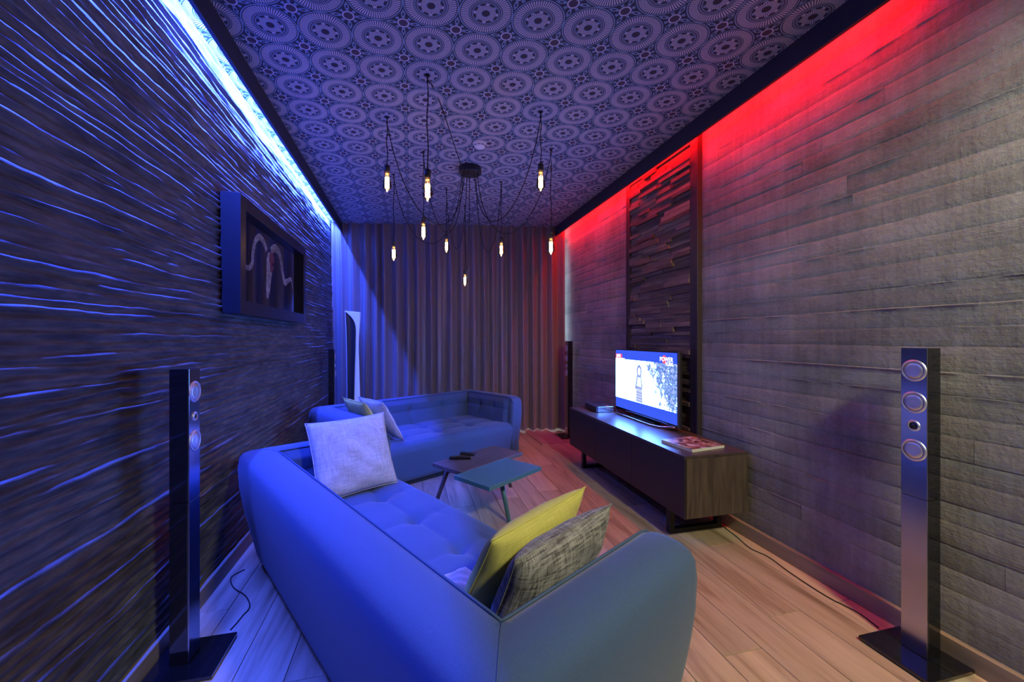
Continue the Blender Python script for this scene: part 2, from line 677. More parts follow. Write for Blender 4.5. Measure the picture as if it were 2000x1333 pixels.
bl = box('baseboard_left', XL - .03, -.982, YB, 5.9, 0, .085, M['oak_base'], bevel=.003)
tag(bl, 'oak skirting board along the slate wall', 'baseboard', kind='structure')

# ------------------------------------------------------------------ right wall: board-formed concrete
wr = box('wall_right', XR + .012, XR + .12, YB, YF, 0, H, M['dark_wall'])
tag(wr, 'board-formed concrete wall with red cove light above', 'wall', kind='structure')
PY0, PY1 = 2.655, 3.68         # wooden panel bay


def concrete_course(ya, yb, z0, z1, off):
    n = int((yb - ya) / .02) + 2
    yy = np.linspace(ya, yb, n)
    fin = np.clip(noise1(n, 30, .0055) + noise1(n, 4, .0025) + rng.uniform(-.0008, .0008, n) - .0014, -.0008, .0065)
    wob = noise1(n, 40, .0007)
    zt = noise1(n, 12, .002)
    L_ = []
    for z, dx in ((z0, .0010), (z0 + .005, .0), (z0 + (z1 - z0) * .35, 0.0), (z0 + (z1 - z0) * .7, 0.0), (z1 - .007, 0.0), (z1 - .003, None), (z1 + .001, .0010)):
        if dx is None:
            x = XR - off - fin - wob
        else:
            x = XR - off - wob + dx * np.ones(n) + rng.uniform(-.0003, .0003, n)
        L_.append(np.stack([x, yy, np.full(n, z) + zt * (1 if z > z0 + .01 else 0)], -1))
    return np.stack(L_, 0)


z = 0.0
course_z = []
while z < H - .02:
    h = random.uniform(.082, .108)
    course_z.append((z, min(z + h, H)))
    z += h
for (z0, z1) in course_z:
    for (ya, yb) in ((YB, PY0 - .02), (PY1 + .015, YF)):
        cuts = [ya]
        c = ya + random.uniform(.6, 2.4)
        while c < yb - .5:
            cuts.append(c)
            c += random.uniform(1.3, 2.6)
        cuts.append(yb)
        base = random.uniform(-.0007, .0007)
        for i in range(len(cuts) - 1):
            A = concrete_course(cuts[i] + (.001 if i else 0), cuts[i + 1], z0, z1, base + random.uniform(-.0007, .0007))
            grid_mesh('board_mark', A, M['concrete'], wr, smooth=False)

br = box('baseboard_right', 2.118, XR + .012, YB, 6.0, 0, .085, M['oak_base'], bevel=.003)
tag(br, 'oak skirting board along the concrete wall', 'baseboard', kind='structure')

# back wall, window wall
wb = box('wall_back', XL - .1, XR + .1, YB - .1, YB, 0, H, M['dark_wall'])
tag(wb, 'plain wall behind the viewer', 'wall', kind='structure')
wf = empty('wall_front', (0, YF, 0))
tag(wf, 'window wall hidden behind the curtains', 'wall', kind='structure')
for n_, (a, b_, c, d) in {'wall_below': (XL - .1, XR + .1, 0, .5), 'wall_above': (XL - .1, XR + .1, 2.6, H), 'wall_side': (XL - .1, -.6, .5, 2.6)}.items():
    box(n_, a, b_, 0, .1, c, d, M['dark_wall'], wf)
win = empty('window_1', (0, YF, 0))
tag(win, 'tall daylight window behind the curtains', 'window', kind='structure')
box('pane', -.6, XR + .1, .06, .07, .5, 2.6, M['daylight'], win)
for x in (-.58, .3, 1.2, XR - .02):
    box('mullion', x - .025, x + .025, .0, .06, .5, 2.6, M['white'], win)

# ------------------------------------------------------------------ wooden stick panel between two posts
pan = empty('wood_mosaic_panel', (XR, PY0, 0))
tag(pan, 'tall panel of stacked reclaimed wood sticks set in the concrete wall', 'wall panel')
box('backing', -.012, .01, .1, PY1 - PY0 - .05, .0, H, M['post'], pan)
box('post', -.035, .012, -.012, .062, 0, H, M['post'], pan, .002)
box('edge_strip', -.042, .012, -.03, -.012, 0, H, M['post'], pan, .002)
box('post', -.03, .012, PY1 - PY0 - .06, PY1 - PY0 + .014, 0, H, M['post'], pan, .002)
sticks = []
z = .22
y_lo, y_hi = .066, PY1 - PY0 - .064
nstick = 0
while z < H - .03:
    hh = random.uniform(.024, .042)
    y = y_lo
    while y < y_hi - .005:
        l = random.uniform(.16, .46)
        if y + l > y_hi - .08: l = y_hi - y
        sticks.append((y, y + l, z, min(z + hh, H - .005)))
        y += l
    z += hh
random.shuffle(sticks)
extra = bmesh.new()
for i, (a, b_, z0, z1) in enumerate(sticks):
    p = random.choice((.010, .015, .020, .026, .032, .038))
    if i < 299:
        o = box('wood_stick', -p, .0, -(b_ - a) / 2 + .001, (b_ - a) / 2 - .001, 0, z1 - z0 - .0012, M['stick'], pan)
        o.location = (-.005, (a + b_) / 2, z0)
    else:
        bm_box(extra, -p - .005, .0, a + .001, b_ - .001, z0, z1 - .001)
if len(extra.verts):
    o = from_bm('wood_sticks', extra, M['stick'], pan)
    o['kind'] = 'stuff'
else:
    extra.free()

# ------------------------------------------------------------------ curtains
CA, CB = Vector((-.985, 5.92, 0)), Vector((2.095, 5.35, 0))
cdir = (CB - CA).normalized()
cnor = Vector((cdir.y, -cdir.x, 0))       # towards the room
clen = (CB - CA).length


def curtain(name, s0, s1, label, seed):
    r = np.random.default_rng(seed)
    n = int((s1 - s0) / .006)
    s = np.linspace(s0, s1, n)
    k = int((s1 - s0) / .135)
    knots = np.sort(np.concatenate([[s0], s0 + (np.arange(1, k) + r.uniform(-.28, .28, k - 1)) * (s1 - s0) / k, [s1]]))
    ph = np.interp(s, knots, np.arange(len(knots))) * 2 * math.pi
    amp_top = .030
    amps = np.interp(s, knots, np.concatenate([[1.0], r.uniform(.55, 1.35, len(knots) - 2), [1.0]]))
    endw = np.clip(np.minimum(s - s0, s1 - s) / .08, 0, 1)
    drift = np.interp(s, knots[::2], r.uniform(-1, 1, len(knots[::2])))
    zz = np.concatenate([np.linspace(.03, 2.4, 26), np.linspace(2.45, H, 12)])
    A = np.zeros((len(zz), n, 3))
    for i, z in enumerate(zz):
        t = z / H
        sh = drift * .25 * (1 - t) + .5 * math.sin(z * 1.3 + seed) * .25
        w = np.cos(ph + sh * endw)
        wave = np.sign(w) * np.abs(w) ** .8
        if z > 2.4:
            q = (z - 2.4) / .48
            wave = (1 - q) * wave + q * (np.abs(np.cos(ph / 2 + .3 * endw)) ** 4 * 2 - .9)
        amp = amps * (amp_top + .022 * (1 - t)) + .006 * np.cos(ph * 2.3 + z) * endw
        off = wave * amp
        p = np.array(CA)[None, :] + s[:, None] * np.array(cdir)[None, :] + off[:, None] * np.array(cnor)[None, :]
        A[i, :, 0], A[i, :, 1], A[i, :, 2] = p[:, 0], p[:, 1], z
    cur = empty(name, tuple(CA + cdir * (s0 + s1) / 2))
    org = np.array([cur.location.x, cur.location.y, 0])
    o = grid_mesh('drape', A - org, M['curtain'], cur)
    hemA = np.stack([A[0] + np.array(cnor) * .004 - np.array([0, 0, .012]), A[0] + np.array(cnor) * .004 + np.array([0, 0, .004])], 0)
    h2 = np.stack([hemA[1], hemA[1] - np.array(cnor) * .008, hemA[0] - np.array(cnor) * .008, hemA[0], hemA[1]], 0)
    grid_mesh('hem', h2 - org, M['hem'], cur)
    tag(cur, label, 'curtain', 'floor length curtains')
    return cur


curtain('curtain', -.055, 1.70, 'taupe floor-length curtain beside the slate wall, lit blue at its edge', 3)
curtain('curtain', 1.70, clen, 'taupe floor-length curtain beside the concrete wall, lit red at its edge', 5)

# ------------------------------------------------------------------ sofas
AX = math.radians(31.0)
U = Vector((math.cos(AX), math.sin(AX), 0))
V = Vector((-math.sin(AX), math.cos(AX), 0))


def uv(u, v, z=0.0):
    p = U * u + V * v
    p.z = z
    return p


def tuft(a, b, bts, lines_a, lines_b, depth=.030):
    """height of buttoned padding at (a, b)"""
    h = np.zeros_like(a)
    for la in lines_a: h -= .0065 * np.exp(-((a - la) / .012) ** 2) + .008 * np.exp(-((a - la) / .06) ** 2)
    for lb in lines_b: h -= .0065 * np.exp(-((b - lb) / .012) ** 2) + .008 * np.exp(-((b - lb) / .06) ** 2)
    for (p, q) in bts:
        d2 = (a - p) ** 2 + (b - q) ** 2
        h -= depth * np.exp(-d2 / .045 ** 2) + .012 * np.exp(-d2 / .014 ** 2)
    return h


def make_sofa(W, D, label, loc, rz, ncol):
    HT, T, SEAT = .648, .185, .375
    root = empty('sofa', loc, rz)
    tag(root, label, 'sofa', 'blue buttoned sofas')
    xi, yi = W / 2 - T, D / 2 - T
    prof = [(0, HT), (.03, HT + .010), (.075, HT + .013), (.12, HT + .006), (.155, HT - .010), (.172, HT - .035), (.178, HT - .09),
            (.172, .45), (.158, .36), (.138, .26), (.116, .16), (.098, .08), (.092, .055), (.08, .05), (-.02, .05), (-.03, .2), (-.018, SEAT), (-.006, .52)]
    stations = []        # (corner point, direction, scale, drop)
    p_ = 11.0

    def fan(a0, a1, n=9):
        out = []
        for i in range(n):
            w = math.radians(a0 + (a1 - a0) * i / (n - 1))
            c, s = math.cos(w), math.sin(w)
            f = (abs(c) ** p_ + abs(s) ** p_) ** (-1 / p_)
            out.append((c * f, s * f))
        return out
    yf = -D / 2
    ends = [(.0, .80, .055), (.012, .90, .026), (.035, .97, .010), (.075, 1.0, .0)]
    for dy, sc, dr in ends: stations.append(((-xi, yf + dy), (-1, 0), sc, dr))
    for q in np.linspace(yf + .2, yi - .02, 6): stations.append(((-xi, q), (-1, 0), 1, 0))
    for d_ in fan(180, 90): stations.append(((-xi, yi), d_, 1, 0))
    for q in np.linspace(-xi + .03, xi - .03, 12): stations.append(((q, yi), (0, 1), 1, 0))
    for d_ in fan(90, 0): stations.append(((xi, yi), d_, 1, 0))
    for q in np.linspace(yi - .02, yf + .2, 6): stations.append(((xi, q), (1, 0), 1, 0))
    for dy, sc, dr in ends[::-1]: stations.append(((xi, yf + dy), (1, 0), sc, dr))
    verts = []
    K = len(prof)
    for (cx, cy), (dx, dy), sc, dr in stations:
        for (n_, z_) in prof:
            nn = n_ if n_ < 0 else n_ * (sc if n_ > .1 else 1)
            nn = .0925 + (nn - .0925) * sc
            zz = z_ - dr * max(0.0, (z_ - .05) / (HT - .05))
            verts.append((cx + dx * nn, cy + dy * nn, zz))
    faces = []
    ns = len(stations)
    for i in range(ns - 1):
        for k in range(K):
            k2 = (k + 1) % K
            faces.append((i * K + k, (i + 1) * K + k, (i + 1) * K + k2, i * K + k2))
    faces.append(tuple(range(K)))
    faces.append(tuple((ns - 1) * K + k for k in range(K))[::-1])
    bm = bmesh.new()
    bv = [bm.verts.new(v) for v in verts]
    for f in faces: bm.faces.new([bv[i] for i in f])
    shell = from_bm('outer_shell', bm, M['sofa'], root, True)
    seam_pts = []
    for (cx, cy), (dx, dy), sc, dr in stations:
        q = (cx, cy, HT - dr + .003)
        if not seam_pts or (Vector(seam_pts[-1]) - Vector(q)).length > 1e-3: seam_pts.append(q)
    tube('piping', seam_pts, .0045, M['sofa_seam'], root, 6)
    for sg in (-1, 1):
        fd = 2 ** (-1 / p_) * 2 ** .5 * .5 ** .5
        tube('corner_seam', [(sg * (xi + n_ * 2 ** (-1 / p_) ), yi + n_ * 2 ** (-1 / p_), z_ ) for (n_, z_) in prof[:12]], .0022, M['sofa_seam'], root, 5)
    # seat: buttoned top that rolls over the front
    nx, nyq = 120, 70
    sx = np.linspace(-xi - .004, xi + .004, nx)
    path = []
    for q in np.linspace(0, 1, 50): path.append((yi + .02 - q * (yi + .02 - (yf + .075)), SEAT, 0, 1))
    for w in np.linspace(0, math.pi / 2, 10)[1:]:
        path.append((yf + .075 - .075 * math.sin(w), SEAT - .075 + .075 * math.cos(w), -math.sin(w), math.cos(w)))
    for q in np.linspace(0, 1, 8)[1:]: path.append((yf + .03 * q, (SEAT - .075) * (1 - q) + .05 * q, -1, 0))
    path.append((yi - .1, .05, 0, -1))
    cols = [(-xi + (i + 1) * 2 * xi / (ncol + 1)) for i in range(ncol)]
    rws = [yf + .26, yf + .52]
    A = np.zeros((len(path), nx, 3))
    for i, (yy, zz, n1, n2) in enumerate(path):
        fall = 1.0 if yy > yf + .12 and n2 > .9 else (.35 if n2 > .2 else 0.0)
        hgt = tuft(sx, np.full(nx, yy), [(c, r_) for c in cols for r_ in rws], cols, rws) * fall
        crown = .012 * (1 - (sx / xi) ** 4) if n2 > .5 else 0
        A[i, :, 0] = sx
        A[i, :, 1] = yy + n1 * hgt
        A[i, :, 2] = zz + n2 * hgt + crown
    grid_mesh('seat', A, M['sofa'], root)
    # buttoned inner faces of back and arms
    for kind in ('back', 'left', 'right'):
        half = xi if kind == 'back' else (yi - yf - .06) / 2
        na, nb = (110, 34) if kind == 'back' else (60, 34)
        a = np.linspace(-half, half, na)
        b_ = np.linspace(SEAT - .05, HT - .004, nb)
        aa, bb = np.meshgrid(a, b_, indexing='ij')
        cl = cols if kind == 'back' else [-half / 3, half / 3]
        ed = np.clip(np.minimum((HT - bb) / .05, 1), 0, 1)
        ed = ed * np.clip((half - np.abs(aa)) / .05, 0, 1)
        hg = (tuft(aa, bb, [(c, (SEAT + HT) / 2 + .01) for c in cl], cl, [(SEAT + HT) / 2 + .01], .016) + .034) * ed + .002
        lean = (HT - bb) * .10
        A = np.zeros((na, nb, 3))
        if kind == 'back':
            A[..., 0], A[..., 1] = aa, yi - hg - lean
        else:
            sgn = -1 if kind == 'left' else 1
            A[..., 0], A[..., 1] = sgn * (xi - hg - lean), aa + (yi + yf + .06) / 2
        A[..., 2] = bb
        grid_mesh('backrest' if kind == 'back' else 'arm_padding', A, M['sofa'], root)
    box('plinth', -W / 2 + .12, W / 2 - .12, yf + .06, D / 2 - .12, 0, .052, M['plinth'], root)
    return root


W1, D1 = 2.30, .888
NA = math.radians(29.3)
NU, NV = Vector((math.cos(NA), math.sin(NA), 0)), Vector((-math.sin(NA), math.cos(NA), 0))
near = make_sofa(W1, D1, 'blue buttoned sofa in the foreground, its back towards the viewer', uv(.640, .674) + NU * (D1 / 2 - .185) + NV * (W1 / 2 - .185), NA + math.radians(90), 4)
W2, D2 = 2.0, .96
far = make_sofa(W2, D2, 'blue buttoned two-seat sofa by the curtain, its seat facing the viewer', uv(1.33 + W2 / 2, 3.13 + D2 / 2), math.radians(31), 3)


# ------------------------------------------------------------------ cushions
def cushion(name, label, mat, w, h, thick, center, xdir, updir, seed):
    r = np.random.default_rng(seed)
    n = 33
    root = empty(name, tuple(center))
    X = Vector(xdir).normalized()
    Z = Vector(updir)
    Z = (Z - X * Z.dot(X)).normalized()
    Y = Z.cross(X)
    root.rotation_euler = Matrix((X, Y, Z)).transposed().to_euler()
    g = np.linspace(-1, 1, n)
    a, b_ = np.meshgrid(g, g, indexing='ij')
    pin_a = 1 - .055 * (1 - b_ ** 2) ** .8
    pin_b = 1 - .055 * (1 - a ** 2) ** .8
    px, pz = a * pin_a * w / 2, b_ * pin_b * h / 2
    t = ((1 - np.abs(a) ** 2.6) ** .5 * (1 - np.abs(b_) ** 2.6) ** .5)
    ph = r.uniform(0, 6, 4)
    wr_ = (np.sin(a * 5 + ph[0]) * np.cos(b_ * 4 + ph[1]) * .006 + np.sin((a + b_) * 9 + ph[2]) * .003) * t
    f = np.stack([px, -(t * thick / 2 + wr_), pz], -1)
    bk = np.stack([px, t * thick / 2 + wr_ * .5, pz], -1)
    verts = list(f.reshape(-1, 3)) + list(bk.reshape(-1, 3))
    F = grid_faces(n, n) + [q[::-1] for q in grid_faces(n, n, n * n)]
    bm = bmesh.new()
    bv = [bm.verts.new(v) for v in verts]
    for q in F: bm.faces.new([bv[i] for i in q])
    bmesh.ops.remove_doubles(bm, verts=bm.verts, dist=1e-5)
    from_bm('cover', bm, mat, root, True)
    rim = [f[i, 0] for i in range(n)] + [f[n - 1, j] for j in range(1, n)] + [f[i, n - 1] for i in range(n - 2, -1, -1)] + [f[0, j] for j in range(n - 2, -1, -1)]
    tube('piping', rim, .0028, mat, root, 6)
    tag(root, label, 'cushion', 'sofa cushions')
    return root


def leaning(name, label, mat, w, h, thick, bot, top, xd, seed):
    bot, top = Vector(bot), Vector(top)
    return cushion(name, label, mat, w, h, thick, (bot + top) / 2, xd, top - bot, seed)


leaning('throw_cushion', 'large pale grey linen cushion standing at the far end of the foreground sofa', M['grey_cushion'], .50, .46, .15,
        uv(1.065, 2.335, .392), uv(1.05, 2.50, .80), U + V * .05, 1)
leaning('throw_cushion', 'mustard yellow cushion leaning beside the charcoal cushion on the foreground sofa', M['yellow_cushion'], .55, .37, .14,
        uv(1.05, 1.07, .395), uv(1.055, .90, .71), U + V * .10, 2)
leaning('throw_cushion', 'charcoal melange cushion against the near arm of the foreground sofa', M['charcoal_cushion'], .51, .35, .15,
        uv(1.02, .91, .395), uv(1.035, .775, .695), U + V * .03, 3)
leaning('throw_cushion', 'pale yellow cushion behind the grey one on the far sofa', M['yellow_cushion'], .45, .43, .10,
        uv(1.72, 3.46, .40), uv(1.51, 3.47, .765), V, 4)
leaning('throw_cushion', 'light grey cushion with dark edge leaning on the far sofa', M['grey_cushion'], .45, .43, .10,
        uv(1.86, 3.42, .40), uv(1.65, 3.47, .76), V - U * .02, 5)
leaning('throw_cushion', 'beige cushion lying low under the mustard yellow cushion', M['beige_cushion'], .18, .14, .06,
        uv(.88, 1.085, .422), uv(.88, 1.22, .424), U, 6)


# ------------------------------------------------------------------ coffee table (two tops, three legs)
ta = math.radians(35.0)
tl = Vector((math.cos(ta), math.sin(ta), 0))
tsd = Vector((-math.sin(ta), math.cos(ta), 0))
ZT = .36
ct = empty('coffee_table', (.55, 3.0, 0), ta)
tag(ct, 'low coffee table of one dark and one teal rectangular top on splayed legs', 'coffee table')


def ct_local(p):
    d = Vector((p[0] - .55, p[1] - 3.0, 0))
    return Vector((d.dot(tl), d.dot(tsd), p[2] if len(p) > 2 else 0))


dl, db = ct_local(at(844, 904.8, Z=ZT)), ct_local(at(1022, 883.5, Z=ZT))
dk = ct_local(at(962.5, 870.8, Z=ZT))
tf_, tr_, tb_ = ct_local(at(957.7, 951.8, Z=ZT)), ct_local(at(1056.8, 912, Z=ZT)), ct_local(at(987.3, 895.5, Z=ZT))
yj = (db.y + tb_.y) / 2
box('dark_top', dl.x, (db.x + dk.x) / 2, yj + .001, dk.y, ZT - .028, ZT, M['table_dark'], ct, .002)
box('teal_top', ct_local(at(887.2, 929.3, Z=ZT)).x, tr_.x, tf_.y, yj - .001, ZT - .028, ZT, M['table_teal'], ct, .002)
for (foot, top, mt) in (((.672, 2.773), (.62, 2.85), 'leg_teal'), ((.175, 3.17), (.30, 3.20), 'leg_brown'), ((.845, 3.44), (.74, 3.36), 'leg_brown')):
    f_, t_ = ct_local((*foot, .0)), ct_local((*top, ZT - .028))
    tube('leg', [f_, f_ + Vector((0, 0, .004)), t_], [.010, .0145, .019], M[mt], ct, 14)


def remote(label, p, ang, l, w, mat):
    r = empty('remote_control', p, ang)
    tag(r, label, 'remote control', 'remote controls on the coffee table')
    box('body', -l / 2, l / 2, -w / 2, w / 2, 0, .018, mat, r, .005, 3)
    for i in range(6):
        for j in (-1, 0, 1):
            o = lathe('button', [(0, .0025), (.0035, .0025), (.0042, 0), (0, 0)], M['black_satin'], r, (-l / 2 + .025 + i * .021, j * .012, .018), 8)
    o = box('end_cap', l / 2 - .012, l / 2 + .0008, -w / 2 + .002, w / 2 - .002, .003, .0184, M['brushed'], r, .003)
    return r


remote('long black remote control lying at the front on the dark table top', tuple(at(899, 897, Z=ZT)), math.radians(-14), .17, .046, M['black_gloss'])
remote('short black remote control lying behind the long one', tuple(at(914, 889, Z=ZT)), math.radians(-32), .13, .042, M['black_satin'])

# ------------------------------------------------------------------ TV cabinet
cab = empty('tv_cabinet', (1.86, 3.075, 0))
tag(cab, 'long low dark oak media cabinet on black sled legs', 'cabinet')
hx, hy = .235, .925
ZC = .576
box('top', -hx, hx, -hy, hy, ZC - .02, ZC, M['dark_oak_top'], cab, .0015)
box('side_panel', -hx + .018, hx, -hy, -hy + .022, .188, ZC - .02, M['dark_oak'], cab, .0015)
box('side_panel', -hx + .018, hx, hy - .022, hy, .188, ZC - .02, M['dark_oak'], cab, .0015)
box('bottom_panel', -hx + .018, hx, -hy + .022, hy - .022, .188, .208, M['dark_oak_top'], cab)
box('back_panel', hx - .012, hx, -hy + .022, hy - .022, .208, ZC - .02, M['dark_oak_top'], cab)
for i in range(3):
    a = -hy + i * 2 * hy / 3
    box('door', -hx, -hx + .018, a + (.0 if i == 0 else .001), a + 2 * hy / 3 - .001, .188, ZC - .0215, M['dark_front'], cab, .0012)
for yy in (-.70, .70):
    bm = bmesh.new()
    bm_box(bm, -.05 - .14, -.05 - .105, yy - .02, yy + .02, 0, .188)
    bm_box(bm, .18, .215, yy - .02, yy + .02, 0, .188)
    bm_box(bm, -.05 - .105, .18, yy - .02, yy + .02, 0, .03)
    from_bm('sled_leg', bm, M['black_metal'], cab)

# ------------------------------------------------------------------ television
tv = empty('television', (2.005, 3.21, ZC))
tag(tv, 'flat television showing a bright snowy video on the media cabinet', 'television')
box('body', .008, .032, -.49, .49, .025, .62, M['black_satin'], tv, .003)
box('side_rim', -.008, .010, -.4925, -.487, .025, .62, M['brushed'], tv, .001)
box('bezel', -.006, .010, -.487, .49, .025, .62, M['black_gloss'], tv, .002)
scr = box('screen', -.0075, -.005, -.480, .482, -.280, .282, M['screen'], tv)
scr.location = (0, 0, .33)
# figure of a person standing in the picture: flat picture content lying on the glass
def picture(name, pts, mat, dx=-.0085):
    n = len(pts)
    v = [(dx, y, z) for y, z in pts] + [(dx + .0006, y, z) for y, z in pts]
    f = [tuple(range(n))[::-1], tuple(range(n, 2 * n))] + [(i, (i + 1) % n, n + (i + 1) % n, n + i) for i in range(n)]
    return from_data(name, v, f, mat, scr)


def oval(cy, cz, ry, rz_, n=20): return [(cy + ry * math.cos(2 * math.pi * k / n), cz + rz_ * math.sin(2 * math.pi * k / n)) for k in range(n)]


picture('picture_hair', oval(.055, .10, .042, .060), M['fig_grey'], -.0086)
picture('picture_hair', [(.085, .09), (.066, .09), (.10, -.075), (.125, -.06)], M['fig_grey'], -.0086)
picture('picture_hair', [(.044, .09), (.027, .09), (.000, -.04), (.018, -.05)], M['fig_grey'], -.0086)
picture('picture_face', oval(.053, .098, .020, .034), M['tv_white'], -.0096)
picture('picture_dress', [(.10, -.05), (.112, -.183), (-.005, -.183), (.008, -.05)], M['fig_pale'], -.0086)
for k, (zq, hq) in enumerate(((-.035, .020), (-.085, .010), (-.11, .008), (-.135, .010), (-.16, .008))):
    picture('picture_stripe', [(.106, zq), (.106, zq - hq), (.002, zq - hq - .006), (.006, zq - .006)], M['fig_grey'], -.0096)
# on-screen graphics
picture('picture_tag', [(.481, .245), (.481, .205), (.36, .205), (.36, .245)], M['tv_red'], -.0086)
picture('picture_caption', [(.481, .205), (.481, .180), (.31, .180), (.31, .205)], M['tv_white'], -.0087)


def text(name, body, size, mat, parent, loc, rot, extrude=.0004):
    cu = bpy.data.curves.new('txt', 'FONT')
    cu.body = body
    cu.size = size
    cu.extrude = extrude
    cu.align_x = 'CENTER'
    cu.align_y = 'CENTER'
    tmp = bpy.data.objects.new('txt', cu)
    C.objects.link(tmp)
    bpy.context.view_layer.update()
    me = bpy.data.meshes.new_from_object(tmp.evaluated_get(bpy.context.evaluated_depsgraph_get()))
    bpy.data.objects.remove(tmp)
    o = link(name, me, mat, parent)
    o.location = loc
    o.rotation_euler = rot
    return o


TR = (math.radians(90), 0, math.radians(-90))
text('picture_lettering', 'LIVE', .042, M['tv_white'], scr, (-.0092, .425, .225), TR)
picture('picture_disc', oval(-.318, .225, .030, .034), M['tv_red'], -.0086)
text('picture_lettering', 'POWER', .050, M['tv_white'], scr, (-.0092, -.345, .225), TR)
text('picture_lettering', 'TÜRK', .040, M['tv_white'], scr, (-.0092, -.385, .188), TR)
# stand: bent bar under the set
sw = [(-.01, .47, .03), (-.06, .36, .008), (-.085, .30, .008), (-.085, -.22, .008), (-.06, -.32, .008), (-.01, -.46, .03)]
tube('stand', sw, .0085, M['brushed'], tv, 8)
box('stand_foot', -.02, .07, -.18, .18, 0, .012, M['black_satin'], tv, .003)
box('stand_neck', .01, .028, -.06, .06, .01, .04, M['black_satin'], tv)

# set-top box and magazines
sb = empty('set_top_box', (1.855, 3.78, ZC), math.radians(-4))
tag(sb, 'black set-top box with silver front beside the television', 'media box')
box('body', -.09, .09, -.145, .16, .004, .055, M['black_satin'], sb, .003)
box('front_panel', -.072, .091, -.150, -.144, .004, .055, M['brushed'], sb, .002)
box('corner_panel', -.091, -.073, -.150, -.10, .004, .055, M['black_gloss'], sb, .002)
lathe('indicator', [(0, .0015), (.011, .0015), (.012, 0), (0, 0)], plain('red_indicator', (.5, .02, .03), .3, emit=(1, .05, .1), es=.6), sb, (.045, -.10, .055), 12)
for x in (-.07, .07):
    for y in (-.12, .13):
        lathe('foot', [(0, .006), (.01, .006), (.01, 0), (0, 0)], M['black_satin'], sb, (x, y, 0), 10)

mg_c = (at(1338.7, 881.5, Z=ZC) + at(1363.7, 853.3, Z=ZC + .02)) / 2


def magazine(label, z, dz, rot, off, w, h):
    r = empty('magazine', (mg_c.x + off[0], mg_c.y + off[1], z), math.radians(rot))
    tag(r, label, 'magazine', 'magazines on the cabinet')
    box('pages', -w / 2 + .0015, w / 2 - .0008, -h / 2 + .0008, h / 2 - .0008, .0008, dz - .0008, M['paper'], r)
    box('cover', -w / 2, w / 2, -h / 2, h / 2, dz - .001, dz, M['cover'], r)
    box('back_cover', -w / 2, w / 2, -h / 2, h / 2, 0, .001, M['paper'], r)
    box('spine', -w / 2, -w / 2 + .0015, -h / 2, h / 2, .001, dz - .001, M['paper'], r)


magazine('lower magazine of the two stacked on the media cabinet', ZC, .0085, 9, (0, 0), .285, .27)
magazine('upper magazine with colourful cover on the media cabinet stack', ZC + .0086, .0085, 8, (.001, .001), .285, .27)


# ------------------------------------------------------------------ loudspeakers
def speaker(label, x0, x1, y0, y1, ztop, drivers, facing, base):
    """slim tower; facing = -1 looks towards -X, +1 towards +X"""
    cx, cy = (x0 + x1) / 2, (y0 + y1) / 2
    s = empty('tower_speaker', (cx, cy, 0))
    tag(s, label, 'loudspeaker', 'slim tower loudspeakers')
    w, d = (x1 - x0) / 2, (y1 - y0) / 2
    fx = facing * w
    zb = .02
    bx0, bx1, by0, by1 = base
    box('base_plate', bx0 - cx, bx1 - cx, by0 - cy, by1 - cy, .006, zb, M['black_gloss'], s, .002)
    for a in (bx0 - cx + .03, bx1 - cx - .03):
        for b_ in (by0 - cy + .03, by1 - cy - .03):
            lathe('foot', [(0, .007), (.012, .007), (.012, 0), (0, 0)], M['black_satin'], s, (a, b_, 0), 10)
    zs = .655
    a0, a1 = (-w + .006, w) if facing < 0 else (-w, w - .006)
    box('lower_cabinet', a0, a1, -d, d, zb, zs - .001, M['black_gloss'], s, .0015)
    box('upper_cabinet', a0, a1, -d, d, zs + .001, ztop, M['black_gloss'], s, .0015)
    f0, f1 = (-w, -w + .006) if facing < 0 else (w - .006, w)
    box('front_panel', f0, f1, -d + .0008, d - .0008, zb + .002, zs - .001, M['brushed'], s, .001)
    box('front_panel', f0, f1, -d + .0008, d - .0008, zs + .001, ztop - .0008, M['brushed'], s, .001)
    R = Matrix.Rotation(math.radians(90 * facing), 4, 'Y')
    for (z, r_, kind) in drivers:
        T_ = Matrix.Translation((fx, 0, z)) @ R
        if kind == 'tweeter':
            ring = lathe('driver_ring', [(r_ * .62, .001), (r_ * .70, .006), (r_ * .92, .004), (r_, 0)], M['driver'], s, (0, 0, 0), 32)
            cone = lathe('tweeter_dome', [(0, .007), (r_ * .3, .006), (r_ * .55, .001), (r_ * .66, .0005)], M['black_satin'], ring, (0, 0, 0), 24)
        else:
            ring = lathe('driver_ring', [(r_ * .78, .0015), (r_ * .80, .005), (r_ * .93, .0045), (r_, 0)], M['driver'], s, (0, 0, 0), 40)
            cone = lathe('cone', [(0, -.0005 + .002), (r_ * .4, .0028), (r_ * .745, .0045), (r_ * .76, .002)], M['driver'], ring, (0, 0, 0), 40)
            lathe('surround', [(r_ * .74, .0022), (r_ * .77, .0035), (r_ * .80, .0018)], M['black_satin'], ring, (0, 0, 0), 40)
        ring.matrix_local = T_
    return s


